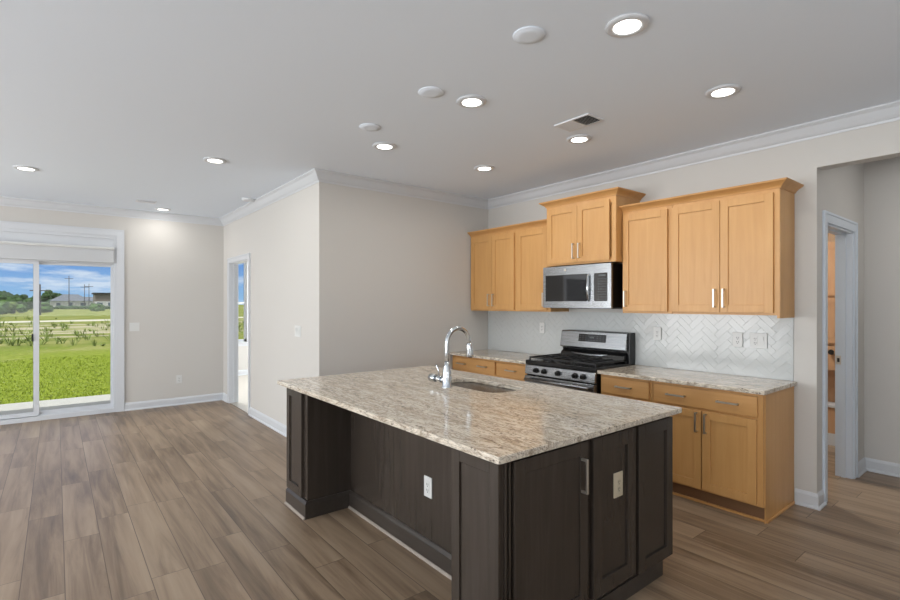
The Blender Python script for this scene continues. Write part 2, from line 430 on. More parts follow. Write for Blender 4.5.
# hall doorway
d3 = struct(thing('door_3', ((HD0+HD1)/2, HY+.06, 0)))
bm = bmesh.new(); casing_x(bm, HY, -1, HD0, HD1, HDZ, w=.082); obj('door_casing', bm, JAMB, d3)
obj('door_jamb', boxes([(HD0, HD0+.015, HY, HY+.12, 0, HDZ), (HD1-.015, HD1, HY, HY+.12, 0, HDZ), (HD0, HD1, HY, HY+.12, HDZ-.015, HDZ),
    (HD1-.027, HD1-.015, HY+.045, HY+.075, 0, HDZ-.015), (HD0, HD1, HY+.045, HY+.075, HDZ-.027, HDZ-.015)]), JAMB, d3)
sp = obj('strike_plate', box(HD1-.0175, HD1-.0150, HY+.078, HY+.115, .97, 1.045), NICKEL, d3)
obj('latch_hole', box(HD1-.0182, HD1-.0172, HY+.088, HY+.105, .99, 1.025), SHADOW, sp)

# ------------------------------------------------------------------ sliding patio door
d1 = struct(thing('door_1', ((SX0+SX1)/2, YD+.07, 0)))
bm = bmesh.new(); casing_x(bm, YD, -1, SX0, SX1, SZ, w=.088, t=.022); obj('door_casing', bm, TRIM, d1)
FT = 2.235
obj('door_frame', boxes([(SX0, SX0+.045, YD-.004, YD+.15, 0, SZ), (SX1-.030, SX1, YD-.004, YD+.15, 0, SZ), (SX0+.045, SX1-.030, YD+.02, YD+.15, 2.04, SZ),
    (SX0+.045, SX1-.030, YD-.004, YD+.15, SZ-.04, SZ), (SX0+.045, SX1-.030, YD+.0, YD+.15, 0, .055), (SX0+.045, SX1-.030, YD+.035, YD+.05, .055, .065)]), TRIM, d1, bev=.002)
mid = -.201
def panel(x0, x1, y, name, l, r):
    zt, zb, top, bot = 2.04, .055, .035, .075
    p = obj(name, boxes([(x0, x0+l, y, y+.035, zb, zt), (x1-r, x1, y, y+.035, zb, zt), (x0+l, x1-r, y, y+.035, zt-top, zt), (x0+l, x1-r, y, y+.035, zb, zb+bot-.02)]), TRIM, d1, bev=.002)
    obj('glass', box(x0+l, x1-r, y+.014, y+.018, zb+bot-.02, zt-top), GLASS, p)
    return p
pR = panel(mid-.03, SX1-.030, YD+.075, 'sliding_panel', .055, .032)
pL = panel(SX0+.045, mid+.03, YD+.035, 'fixed_panel', .035, .055)
bm = bmesh.new(); tube(bm, [(.633, YD+.072, 1.02), (.633, YD+.045, 1.03), (.633, YD+.035, 1.10), (.633, YD+.045, 1.17), (.633, YD+.072, 1.18)], .009)
bx(bm, .620, .646, YD+.066, YD+.075, .99, 1.21); obj('door_handle', bm, PLATE, pR)
obj('latch', box(-.245, -.228, YD+.022, YD+.035, 1.02, 1.11), GASKET, pL)
va = thing('blind_valance', (mid, YD-.03, 2.06), 'white valance box across the top of the sliding patio door', 'valance')
obj('board', boxes([(SX0+.05, SX1-.034, YD-.035, YD+.018, 2.055, 2.235)]), VALANCE, va, bev=.004)
bm = bmesh.new(); prism(bm, [(YD-.052, 2.235), (YD-.060, 2.250), (YD-.052, 2.268), (YD+.018, 2.268), (YD+.018, 2.235)], 'X', SX0+.05, SX1-.034); obj('head_rail', bm, PLATE, va)

# window of the bedroom (seen through the doorway) and the window left of the patio door
def window(name, x0, x1, z0, z1, y, inner):
    w = struct(thing(name, ((x0+x1)/2, y, z0)))
    s = -1
    zm = 1.51 if name == 'window_1' else z0+(z1-z0)*.53
    bm = bmesh.new(); casing_x(bm, inner, -1, x0, x1, z1, z0=z0-.02); bx(bm, x0-.09, x1+.09, inner-.05, inner+.02, z0-.02, z0); bx(bm, x0-.07, x1+.07, inner-.016, inner, z0-.09, z0-.02)
    obj('window_casing', bm, TRIM, w)
    f = obj('sash', boxes([(x0, x0+.04, y, y+.04, z0, z1), (x1-.04, x1, y, y+.04, z0, z1), (x0, x1, y, y+.04, z1-.04, z1), (x0, x1, y, y+.04, z0, z0+.05), (x0, x1, y-.008, y+.04, zm-.025, zm+.025)]), TRIM, w)
    obj('glass', box(x0+.04, x1-.04, y+.018, y+.022, z0+.05, z1-.04), GLASS, f)
window('window_1', BW0, BW1, BZ0, BZ1, 10.79, 10.75)
window('window_2', WX0, WX1, WZ0, WZ1, YD+.06, YD)

# ------------------------------------------------------------------ cabinets
def shaker(bm, f, a0, a1, z0, z1, face='X', t=.020, st=.057, rec=.009, rail=None):
    rail = rail or st
    def B(u0, u1, w0, w1, d0, d1):
        if face == 'X': bx(bm, f+d0, f+d1, u0, u1, w0, w1)
        else: bx(bm, u0, u1, f+d0, f+d1, w0, w1)
    B(a0, a0+st, z0, z1, 0, t); B(a1-st, a1, z0, z1, 0, t)
    B(a0+st, a1-st, z1-rail, z1, 0, t); B(a0+st, a1-st, z0, z0+rail, 0, t)
    B(a0+st, a1-st, z0+rail, z1-rail, rec, t)
def pull_v(parent, f, a, z0, z1, face='X', mat=None, name='handle'):
    """vertical square bar pull standing off a face"""
    w = .006; bm = bmesh.new()
    def B(u0, u1, d0, d1, w0, w1):
        if face == 'X': bx(bm, f+d0, f+d1, u0, u1, w0, w1)
        else: bx(bm, u0, u1, f+d0, f+d1, w0, w1)
    B(a-w, a+w, -.034, -.025, z0, z1); B(a-w, a+w, -.025, 0, z0, z0+.010); B(a-w, a+w, -.025, 0, z1-.010, z1)
    return obj(name, bm, mat or NICKEL, parent, bev=.001)
def pull_h(parent, f, a0, a1, z, mat=None):
    w = .006; bm = bmesh.new()
    bx(bm, f-.034, f-.025, a0, a1, z-w, z+w); bx(bm, f-.025, f, a0, a0+.010, z-w, z+w); bx(bm, f-.025, f, a1-.010, a1, z-w, z+w)
    return obj('handle', bm, mat or NICKEL, parent, bev=.001)

GAP = .0015
def upper(y0, y1, z0, z1, xf, doors, label, handles, edge=(.03, .022)):
    """wall cabinet; xf = plane of the face frame, doors = list of (y0,y1)"""
    t = thing('wall_cabinet', (XK, (y0+y1)/2, z0), label, 'cabinet', 'maple wall cabinets')
    obj('body', boxes([(xf+.02, XK, y0+GAP, y1-GAP, z0+.012, z1), (xf+.02, XK, y0+GAP, y0+.018, z0, z0+.012), (xf+.02, XK, y1-.018, y1-GAP, z0, z0+.012)]), MAPLE, t)
    k = edge[1]
    fr = [(xf, xf+.02, y0+GAP, y0+GAP+.04, z0, z1), (xf, xf+.02, y1-GAP-.04, y1-GAP, z0, z1), (xf, xf+.02, y0+GAP+.04, y1-GAP-.04, z0, z0+.04), (xf, xf+.02, y0+GAP+.04, y1-GAP-.04, z1-.06, z1)]
    obj('face_frame', boxes(fr), MAPLE, t)
    for (a, b), hy in zip(doors, handles):
        bm = bmesh.new(); shaker(bm, xf-.020, a, b, z0+.018, z1-.030); d = obj('door', bm, MAPLE, t, bev=.0015)
        if hy is not None: pull_v(d, xf-.020, hy, z0+.055, z0+.055+.145)
    return t
ZU0, ZU1 = 1.412, 2.325
XF = 4.03
A_ = upper(3.848, YC-.004, ZU0, ZU1, XF, [(3.862, 4.222), (4.226, YC-.025)], 'two-door maple wall cabinet in the corner by the grey wall', [4.185, 4.262])
B_ = upper(3.345, 3.848, ZU0, ZU1, XF, [(3.385, 3.812)], 'single-door maple wall cabinet just left of the microwave', [3.42])
XC = 3.93
C_ = upper(2.515, 3.318, 1.878, 2.475, XC, [(2.575, 2.925), (2.929, 3.295)], 'short raised two-door maple wall cabinet above the microwave', [2.895, 2.962])
D1_ = upper(2.048, 2.512, ZU0, ZU1, XF, [(2.085, 2.500)], 'single-door maple wall cabinet just right of the microwave', [2.470])
D2_ = upper(1.266, 2.048, ZU0, ZU1, XF, [(1.302, 1.662), (1.666, 2.058-.012)], 'wide two-door maple wall cabinet at the end of the right run', [1.632, 1.700])
obj('filler_panel', box(XK-.001-.30, XK, 1.266-.003, 1.266, ZU0-.02, ZU1), MAPLE, D2_)
obj('side_post', box(XF-.001, XF+.25, 1.264, 1.282, ZU0-.02, ZU0), MAPLE, D2_)
CC = lambda z: [(0, z-.055), (.006, z-.055), (.010, z-.044), (.024, z-.030), (.046, z-.016), (.054, z-.012), (.058, z), (0, z)]
bm = bmesh.new(); sweep(bm, [(XF, YC-.003), (XF, 3.32)][::-1] if False else [(XF, 3.321), (XF, YC-.003)], [(o, z) for o, z in CC(2.378)])
tag(obj('cabinet_crown_moulding', bm, MAPLE_H, org=(XF, 3.9, 2.32)), 'maple crown moulding over the wall cabinets left of the microwave', 'moulding')
bm = bmesh.new(); sweep(bm, [(XK, 1.262), (XF, 1.262), (XF, 2.5115)], [(o, z) for o, z in CC(2.378)])
tag(obj('cabinet_crown_moulding', bm, MAPLE_H, org=(XF, 1.9, 2.32)), 'maple crown moulding over the wall cabinets right of the microwave', 'moulding')
bm = bmesh.new(); sweep(bm, [(XK, 2.515), (XC, 2.515), (XC, 3.318), (XK, 3.318)], [(o, z) for o, z in CC(2.53)])
obj('crown', bm, MAPLE_H, C_)

XB = 3.74; ZC = .914; TK = .11
def lower(y0, y1, drawers, doors, label, end=False):
    t = thing('base_cabinet', (XK, (y0+y1)/2, 0), label, 'cabinet', 'maple base cabinets')
    z1 = .882
    obj('body', boxes([(XB+.02, XK, y0+GAP, y1-GAP, TK, z1), (XB+.06, XK, y0+GAP, y1-GAP, 0, TK)]), MAPLE, t)
    fr = [(XB, XB+.02, y0+GAP, y0+GAP+.04, TK, z1), (XB, XB+.02, y1-GAP-.04, y1-GAP, TK, z1), (XB, XB+.02, y0+GAP+.04, y1-GAP-.04, TK, TK+.04), (XB, XB+.02, y0+GAP+.04, y1-GAP-.04, z1-.03, z1), (XB, XB+.02, y0+GAP+.04, y1-GAP-.04, .69, .73)]
    obj('face_frame', boxes(fr), MAPLE, t)
    obj('toe_kick', boxes([(XB+.05, XB+.0595, y0+GAP, y1-GAP, 0, TK)]), MAPLE_D, t)
    obj('shoe_moulding', boxes([(XB+.032, XB+.05, y0+GAP-(.018 if end else 0), y1-GAP, 0, .018)]+([(XB+.05, XK, y0+GAP-.018, y0+GAP-.0005, 0, .018)] if end else [])), MAPLE_H, t, bev=.004)
    for a, b, hs in drawers:
        bm = box(XB-.02, XB, a, b, .722, .862); d = obj('drawer', bm, MAPLE_H, t, bev=.003)
        for h in hs: pull_h(d, XB-.02, h-.072, h+.072, .795)
    for a, b, h in doors:
        bm = bmesh.new(); shaker(bm, XB-.02, a, b, .125, .702); d = obj('door', bm, MAPLE, t, bev=.0015)
        pull_v(d, XB-.02, h, .545, .69)
    if end:
        obj('end_panel', boxes([(XB+.02, XK, y0-.004, y0+GAP, 0, z1)]), MAPLE, t)
    return t
lower(1.270, 2.062, [(1.303, 2.044, (1.488, 1.862))], [(1.308, 1.668, 1.640), (1.676, 2.044, 1.706)], 'maple base cabinet with one wide drawer over two doors beside the hall opening', end=True)
lower(2.062, 2.545, [(2.088, 2.53, (2.308,))], [(2.088, 2.53, 2.118)], 'narrow maple base cabinet with one drawer just right of the gas range')
lower(3.388, 3.848, [(3.408, 3.83, (3.615,))], [(3.408, 3.83, 3.80)], 'narrow maple base cabinet with one drawer just left of the gas range')
lower(3.848, YC-.004, [(3.866, YC-.02, (4.06, 4.42))], [(3.866, 4.23, 4.20), (4.236, YC-.02, 4.266)], 'wide maple base cabinet with two drawer pulls in the corner behind the faucet')

def slab(y0, y1, x0=3.690, label='', org=None):
    bm = box(x0, XK-.001, y0, y1, .884, ZC)
    return tag(obj('countertop', bm, GRANITE, bev=.004, org=(x0, y0, .884)), label, 'countertop', 'perimeter granite countertops')
slab(1.246, 2.548, label='cream granite countertop right of the gas range, ending by the hall opening')
slab(3.386, YC-.003, label='cream granite countertop left of the gas range, ending in the corner')

# herringbone backsplash
def clip(poly, y0, y1, z0, z1):
    for ax, v, s in ((0, y0, 1), (0, y1, -1), (1, z0, 1), (1, z1, -1)):
        o = []
        for i in range(len(poly)):
            p, q = poly[i], poly[(i+1) % len(poly)]
            dp, dq = (p[ax]-v)*s, (q[ax]-v)*s
            if dp >= 0: o.append(p)
            if dp*dq < 0:
                k = dp/(dp-dq); o.append((p[0]+(q[0]-p[0])*k, p[1]+(q[1]-p[1])*k))
        poly = o
        if len(poly) < 3: return []
    return poly
Y0, Y1, Z0, Z1 = 1.270, YC-.002, ZC+.001, 1.411
bs = thing('tiled_backsplash', (XK, 2.9, ZC), 'glossy white herringbone tile backsplash behind the range and counters', 'backsplash')
obj('grout', box(XK-.005, XK-.0002, Y0, Y1, Z0, Z1), GROUT, bs)
bm = bmesh.new(); w, n = .05, 3; g = .0005; c45 = math.sqrt(.5)
for i in range(-70, 110):
    for j in range(-70, 110):
        k = (i-j) % (2*n)
        if k == 0: r = (i*w, j*w, (i+n)*w, (j+1)*w)
        elif k == 2*n-1: r = (i*w, j*w, (i+1)*w, (j+n)*w)
        else: continue
        cx_, cz_ = (r[0]+r[2])/2, (r[1]+r[3])/2
        gy, gz = (cx_-cz_)*c45+2.9, (cx_+cz_)*c45+.6
        if not (Y0-.1 < gy < Y1+.1 and Z0-.1 < gz < Z1+.1): continue
        q = [(r[0]+g, r[1]+g), (r[2]-g, r[1]+g), (r[2]-g, r[3]-g), (r[0]+g, r[3]-g)]
        q = [((x-z)*c45+2.9, (x+z)*c45+.6) for x, z in q]
        q = clip(q, Y0, Y1, Z0, Z1)
        if len(q) < 3: continue
        cy_ = sum(p[0] for p in q)/len(q); czz = sum(p[1] for p in q)/len(q)
        ty, tz = random.gauss(0, .004), random.gauss(0, .004)
        ins = .0006
        A = [bm.verts.new((XK-.005, p[0], p[1])) for p in q]
        Bv = []
        for p in q:
            dy, dz = p[0]-cy_, p[1]-czz; L_ = math.hypot(dy, dz) or 1
            kk = max(0, 1-ins*1.6/L_)
            Bv.append(bm.verts.new((XK-.0070+ty*dy+tz*dz, cy_+dy*kk, czz+dz*kk)))
        bm.faces.new(Bv)
        for a in range(len(q)): bm.faces.new((A[a], A[(a+1) % len(q)], Bv[(a+1) % len(q)], Bv[a]))
obj('tiles', bm, TILE, bs)

# ------------------------------------------------------------------ electrical plates
def outlet(f, a, z, face, label, kind='outlet', gangs=1, mat=None, slot=None, s=-1):
    """face plate on plane X=f or Y=f standing out by -1 direction"""
    mat = mat or PLATE
    w = .037+.023*(gangs-1)
    name = {'outlet': 'wall_outlet', 'switch': 'light_switch', 'both': 'switch_outlet_plate'}[kind]
    loc = (f, a, z) if face == 'X' else (a, f, z)
    t = thing(name, loc, label, 'outlet' if kind == 'outlet' else 'switch', 'wall plates')
    def B(bm, u0, u1, w0, w1, d0, d1):
        if face == 'X': bx(bm, f-d1, f-d0, a+u0, a+u1, z+w0, z+w1)
        else: bx(bm, a+u0, a+u1, f-d1, f-d0, z+w0, z+w1)
    bm = bmesh.new(); B(bm, -w, w, -.06, .06, 0, .006); obj('cover_plate', bm, mat, t, bev=.002)
    for gi in range(gangs):
        c = (gi-(gangs-1)/2)*.046
        k = kind if kind != 'both' else ('switch' if gi == 0 else 'outlet')
        bm = bmesh.new(); B(bm, c-.0165, c+.0165, -.033, .033, .0062, .008)
        if k == 'switch': B(bm, c-.014, c+.014, .002, .030, .008, .0115)
        ins_ = obj('rocker' if k == 'switch' else 'receptacle', bm, mat, t)
        if k == 'outlet':
            bm = bmesh.new()
            for zz in (.016, -.018):
                B(bm, c-.008, c-.005, zz-.005, zz+.006, .0081, .0086); B(bm, c+.005, c+.008, zz-.005, zz+.006, .0081, .0086)
                B(bm, c-.003, c+.003, zz-.014, zz-.009, .0081, .0086)
            obj('slots', bm, slot or SHADOW, ins_)
    return t
XT = XK-.0125
outlet(XT, 3.708, 1.222, 'X', 'white outlet on the backsplash left of the range')
outlet(XT, 2.335, 1.222, 'X', 'white outlet on the backsplash just right of the range')
outlet(XT, 1.652, 1.205, 'X', 'white single-gang outlet on the backsplash under the rightmost wall cabinet')
outlet(XT, 1.500, 1.205, 'X', 'white double-gang switch and outlet plate on the backsplash nearest the hall opening', kind='both', gangs=2)
outlet(XL, 5.165, 1.200, 'X', 'white three-gang light switch on the wall between the corner and bedroom doorway', kind='switch', gangs=3)
outlet(YD, .86, 1.17, 'Y', 'white double light switch just right of the patio door', kind='switch', gangs=2)
outlet(YD, 1.42, .38, 'Y', 'white outlet low on the wall right of the patio door')

# ------------------------------------------------------------------ island
IX0, IX1, IY0, IY1 = 1.308, 2.742, 1.335, 3.738
isl = thing('kitchen_island', (2.1, 2.54, 0), 'dark espresso kitchen island with a knee recess between two panelled end posts', 'island')
FX, EY = 1.357, 1.378            # plane of the post fronts, plane of the near end
RX = 1.700                        # back panel of the recess
BX1, BY1 = 2.675, 3.650
ZT = .884
obj('body', boxes([(RX+.012, BX1, EY+.02, BY1, .10, ZT), (RX+.012, BX1-.07, EY+.05, BY1, 0, .10)]), ESP, isl)
obj('back_panel', box(RX, RX+.012, 1.68, 3.298, 0, ZT), ESP, isl)
def post(y0, y1, pa0, pa1):
    t = obj('end_post', box(FX+.012, RX+.012, y0, y1, 0, ZT), ESP, isl)
    bm = bmesh.new(); shaker(bm, FX-.008, pa0, pa1, .125, ZT-.004, st=.052, rec=.010, rail=.062); obj('post_panel', bm, ESP, t, bev=.0015)
    return t
post(EY+.0, 1.678, EY+.004, 1.674)
post(3.300, BY1, 3.362, BY1-.004)
# base boards with their caps
def board(path):
    bm = bmesh.new(); sweep(bm, path, [(0, 0), (.020, 0), (.020, .100), (.014, .108), (.006, .118), (0, .118)]); return obj('base_board', bm, ESP_D, isl)
board([(FX+.008, 3.65), (FX+.008, 3.300), (RX, 3.300), (RX, 1.678), (FX+.008, 1.678), (FX+.008, EY)][::-1])
bm = bmesh.new()
for path in ([(FX-.012, 3.284), (FX-.012, 3.65)], [(RX-.02, 1.70), (RX-.02, 3.278)]):
    sweep(bm, path, [(0, 0), (.012, 0), (.010, .008), (.004, .014), (0, .014)])
SHOE = plain('shoe_moulding_grey', (150, 140, 130), .45)
obj('shoe_moulding', bm, SHOE, isl)
# near end (faces -Y): corner post, door, shaker panels, toe board
obj('corner_post', boxes([(FX+.02, FX+.028, EY-.010, EY, 0, ZT-.001), (FX+.038, FX+.050, EY-.010, EY+.0, 0, ZT-.001)]), ESP, isl, bev=.001)
obj('end_frame', boxes([(FX+.02, BX1, EY, EY+.02, .10, ZT)]), ESP, isl)
bm = bmesh.new(); shaker(bm, EY-.020, 1.418, 1.898, .125, .868, face='Y', st=.058, rec=.006); d = obj('door', bm, ESP, isl, bev=.0015)
pull_v(d, EY-.020, 1.850, .645, .80, face='Y')
bm = bmesh.new(); shaker(bm, EY-.020, 1.940, 2.300, .125, .868, face='Y', st=.070, rec=.010); obj('end_panel', bm, ESP, isl, bev=.0015)
bm = bmesh.new(); shaker(bm, EY-.020, 2.328, BX1, .105, .868, face='Y', st=.062, rec=.010); obj('end_panel', bm, ESP, isl, bev=.0015)
bm = bmesh.new(); bx(bm, FX+.05, 2.610, EY+.012, EY+.0198, 0, .10); bx(bm, FX+.05, 2.612, EY+.004, EY+.0118, 0, .085)
bx(bm, 2.606, 2.612, EY+.02, BY1, 0, .10); obj('toe_board', bm, ESP_D, isl)
outlet(RX, 2.323, .425, 'X', 'white outlet on the dark panel inside the island knee recess', mat=PLATE)
outlet(EY-.010, 2.150, .610, 'Y', 'almond outlet on the dark panelled end of the island', mat=BEIGE_PL)

# granite island top with a rounded sink cut-out
def rrect(x0, x1, y0, y1, r, n=6):
    P = []
    for cx_, cy_, a in ((x1-r, y1-r, 0), (x0+r, y1-r, P2), (x0+r, y0+r, math.pi), (x1-r, y0+r, 1.5*math.pi)):
        for i in range(n+1):
            t = a+P2*i/n; P.append((cx_+r*math.cos(t), cy_+r*math.sin(t)))
    return P
SKX0, SKX1, SKY0, SKY1 = 2.205, 2.535, 2.300, 2.955
def plate_hole(x0, x1, y0, y1, hole, z0, z1, ro=.012):
    bm = bmesh.new(); outer = rrect(x0, x1, y0, y1, ro)
    k = len(hole)
    V = {}
    for nm, P in (('o', outer), ('i', hole)):
        for z in (z0, z1): V[nm, z] = [bm.verts.new((p[0], p[1], z)) for p in P]
    for i in range(k):
        j = (i+1) % k
        bm.faces.new((V['o', z1][i], V['o', z1][j], V['i', z1][j], V['i', z1][i]))
        bm.faces.new((V['o', z0][i], V['o', z0][j], V['i', z0][j], V['i', z0][i]))
        bm.faces.new((V['o', z0][i], V['o', z0][j], V['o', z1][j], V['o', z1][i]))
        bm.faces.new((V['i', z0][i], V['i', z0][j], V['i', z1][j], V['i', z1][i]))
    return bm
bm = plate_hole(IX0, IX1, IY0, IY1, rrect(SKX0, SKX1, SKY0, SKY1, .11), .8845, ZC)
tag(obj('countertop', bm, GRANITE, bev=.004, org=(IX0, IY0, .884)), 'large cream granite slab with dark veins on the dark island', 'countertop')
# sink
sk = thing('kitchen_sink', ((SKX0+SKX1)/2, (SKY0+SKY1)/2, .69), 'stainless undermount sink set in the island granite', 'sink')
bm = bmesh.new(); rings = []
for ins_, z in ((-.012, .883), (.002, .883), (.004, .87), (.006, .75), (.020, .705), (.05, .695), (.13, .690)):
    rr = max(.02, .11-ins_*.3)
    rings.append([bm.verts.new((p[0], p[1], z)) for p in rrect(SKX0+ins_, SKX1-ins_, SKY0+ins_, SKY1-ins_, rr)])
for a, b in zip(rings, rings[1:]):
    for i in range(len(a)):
        f = bm.faces.new((a[i], a[(i+1) % len(a)], b[(i+1) % len(a)], b[i])); f.smooth = True
bm.faces.new(rings[-1]); obj('basin', bm, STEEL_S, sk)
bm = bmesh.new(); lathe(bm, [(.045, .692), (.045, .694), (.030, .6935), (.028, .6905)], (2.37, 2.63, 0), cap0=False); obj('drain', bm, CHROME, sk)
# faucet
fx, fy = 2.120, 2.680
fa = thing('kitchen_faucet', (fx, fy, ZC), 'tall chrome gooseneck faucet with pull-down spray standing on the island', 'faucet')
bm = bmesh.new(); lathe(bm, [(.038, 0), (.038, .006), (.033, .012), (.031, .09), (.028, .12), (.021, .15), (.0175, .18)], (fx, fy, ZC)); obj('base', bm, CHROME, fa)
bm = bmesh.new(); R_ = .100; pts = [(fx, fy, ZC+.14), (fx, fy, ZC+.24), (fx, fy, 1.222)]
for i in range(1, 15):
    a = math.pi-math.pi*i/14*.97; pts.append((fx+R_+R_*math.cos(a), fy, 1.222+R_*math.sin(a)))
pts.append((fx+2*R_+.002, fy, 1.205)); tube(bm, pts, .0155, n=18); obj('neck', bm, CHROME, fa)
bm = bmesh.new(); tube(bm, [(fx+.202, fy, 1.212), (fx+.203, fy, 1.200), (fx+.207, fy, 1.17), (fx+.211, fy, 1.13), (fx+.213, fy, 1.112), (fx+.213, fy, 1.108)], [.0165, .020, .022, .026, .0255, .020], n=20); obj('spray_head', bm, CHROME, fa)
bm = bmesh.new(); cyl(bm, (fx, fy+.018, ZC+.050), (fx, fy+.062, ZC+.050), .020, .019); cyl(bm, (fx, fy+.062, ZC+.050), (fx, fy+.072, ZC+.050), .024); cyl(bm, (fx, fy+.072, ZC+.050), (fx, fy+.130, ZC+.050), .018)
cyl(bm, (fx, fy+.130, ZC+.050), (fx, fy+.185, ZC+.050), .027, .029); obj('valve', bm, CHROME, fa)
bm = bmesh.new(); tube(bm, [(fx, fy+.095, ZC+.06), (fx+.002, fy+.10, ZC+.11), (fx+.0, fy+.112, ZC+.135), (fx, fy+.125, ZC+.142)], [.006, .006, .009, .010], n=10); obj('lever', bm, CHROME, fa)

# ------------------------------------------------------------------ gas range
RY0, RY1 = 2.560, 3.382; RF = 3.672
rg = thing('gas_range', (XK, (RY0+RY1)/2, 0), 'stainless steel gas range with black cooktop and five black knobs', 'range')
obj('body', boxes([(RF+.035, XK-.04, RY0, RY1, .05, .895), (RF+.10, XK-.04, RY0+.03, RY1-.03, 0, .05)]), BLACK, rg, bev=.002)
obj('cooktop', boxes([(RF+.012, XK-.10, RY0-.002, RY1+.002, .895, .934)]), BLACK, rg, bev=.005)
bm = bmesh.new(); prism(bm, [(RF+.036, .79), (RF, .80), (RF+.008, .885), (RF+.020, .894), (RF+.036, .894)], 'Y', RY0+.004, RY1-.002)
cp = obj('control_panel', bm, STEEL, rg, bev=.002)
for ky in (3.232, 3.132, 2.962, 2.770, 2.680):
    bm = bmesh.new(); cyl(bm, (RF+.004, ky, .843), (RF-.008, ky, .843), .026, .025, 24); cyl(bm, (RF-.008, ky, .843), (RF-.030, ky, .843), .021, .018, 24)
    bx(bm, RF-.036, RF-.028, ky-.0045, ky+.0045, .826, .860); obj('knob', bm, KNOBK, cp)
od = obj('oven_door', boxes([(RF-.005, RF+.034, RY0+.004, RY1-.002, .22, .783)]), STEEL, rg, bev=.004)
obj('door_glass', box(RF-.008, RF-.0051, RY0+.10, RY1-.10, .33, .65), BGLASS, od)
bm = bmesh.new(); tube(bm, [(RF-.045, RY0+.04, .752), (RF-.045, RY1-.04, .752)], .014, 16)
for y in (RY0+.07, RY1-.07): cyl(bm, (RF-.045, y, .752), (RF-.005, y, .752), .010)
obj('handle', bm, STEEL, od)
obj('drawer', box(RF-.003, RF+.034, RY0+.004, RY1-.002, .06, .212), STEEL, rg, bev=.004)
# burners and grates
for by in (2.70, 2.955, 3.21):
    for bx_ in ((3.83, 4.08) if by != 2.955 else (3.955,)):
        bm = bmesh.new(); lathe(bm, [(.055, 0), (.052, .010), (.040, .013), (.038, .022), (.030, .026)], (bx_, by, .934)); obj('burner', bm, IRON, rg)
for gy0, gy1 in ((RY0+.02, RY0+.275), (RY0+.28, RY1-.28), (RY1-.275, RY1-.02)):
    bm = bmesh.new(); zt0, zt1 = .952, .968; x0, x1 = RF+.045, XK-.13; wd = .006
    for y in (gy0+wd, gy1-wd): bx(bm, x0, x1, y-wd, y+wd, zt0, zt1)
    for x in (x0+wd, (x0+x1)/2, x1-wd): bx(bm, x-wd, x+wd, gy0+2*wd, gy1-2*wd, zt0, zt1)
    ym = (gy0+gy1)/2
    bx(bm, x0+2*wd, x1-2*wd, ym-wd, ym+wd, zt0-.001, zt1+.001)
    for x in (x0+.13, x1-.13): bx(bm, x-wd, x+wd, gy0+2*wd, gy1-2*wd, zt0+.001, zt1-.001)
    for x in (x0+wd, x1-wd):
        for y in (gy0+wd, gy1-wd): bx(bm, x-wd-.001, x+wd+.001, y-wd-.001, y+wd+.001, .934, zt0)
    obj('grate', bm, IRON, rg, bev=.002)
# backguard
obj('backguard_support', boxes([(4.215, XK-.012, RY0-.004, RY1-.045, .895, 1.22)]), BLACK, rg, bev=.004)
bm = bmesh.new(); prism(bm, [(4.214, 1.035), (4.170, 1.050), (4.168, 1.058), (4.196, 1.212), (4.214, 1.222)], 'Y', RY0+.012, RY1-.045)
bg_ = obj('backguard', bm, STEEL, rg, bev=.003)
def bgx(z): return 4.168+(z-1.058)/(1.212-1.058)*.028
bm = bmesh.new(); prism(bm, [(bgx(1.115)-.002, 1.115), (bgx(1.190)-.002, 1.190), (bgx(1.190)+.004, 1.190), (bgx(1.115)+.004, 1.115)], 'Y', 2.79, 3.11); dp = obj('display', bm, BGLASS, bg_)
bm = bmesh.new()
for r_ in range(3):
    for c_ in range(9):
        y = 2.81+c_*.034; z = 1.128+r_*.02
        if 3 <= c_ <= 5 and r_ == 1: continue
        bx(bm, bgx(z)-.0028, bgx(z)-.0015, y, y+.016, z, z+.004)
bx(bm, bgx(1.15)-.003, bgx(1.15)-.0015, 2.925, 2.975, 1.150, 1.166); obj('key_legends', bm, DISPLAY, dp)
bm = bmesh.new(); prism(bm, [(4.185, .935), (4.150, .955), (4.165, 1.0), (4.214, 1.030), (4.214, .935)], 'Y', RY0+.02, RY1-.065); obj('vent_trim', bm, BLACK, rg, bev=.002)
bm = bmesh.new(); tube(bm, [(4.160, RY0+.20, 1.000), (4.152, RY0+.26, .990), (4.150, (RY0+RY1)/2, .985), (4.152, RY1-.26, .990), (4.160, RY1-.20, 1.000)], [.004, .010, .012, .010, .004], 12); obj('vent_strip', bm, STEEL, rg)

# ------------------------------------------------------------------ microwave
MY0, MY1, MZ0, MZ1, MF = 2.548, 3.362, 1.455, 1.868, 3.928
MY0 = 2.566
mw = thing('microwave_oven', (XK, (MY0+MY1)/2, MZ0), 'stainless over-the-range microwave mounted under the raised cabinet', 'microwave')
obj('body', box(MF+.03, XK-.012, MY0+.001, MY1-.022, MZ0+.004, MZ1-.001), BLACK, mw, bev=.003)
dY = 2.748   # seam between door and control side
bm = bmesh.new()
wy0, wy1, wz0, wz1 = 2.822, 3.330, 1.520, 1.782
for a in ((MF, MF+.029, dY, wy0, MZ0, MZ1), (MF, MF+.029, wy1, MY1, MZ0, MZ1), (MF, MF+.029, wy0, wy1, MZ0, wz0), (MF, MF+.029, wy0, wy1, wz1, MZ1)): bx(bm, *a)
dr = obj('door', bm, STEEL, mw)
obj('door_glass', box(MF+.004, MF+.02, wy0, wy1, wz0, wz1), BGLASS, dr)
bm = bmesh.new(); cyl(bm, (MF-.0008, 3.08, 1.828), (MF+.002, 3.08, 1.828), .012, n=24); obj('badge', bm, NICKEL, dr)
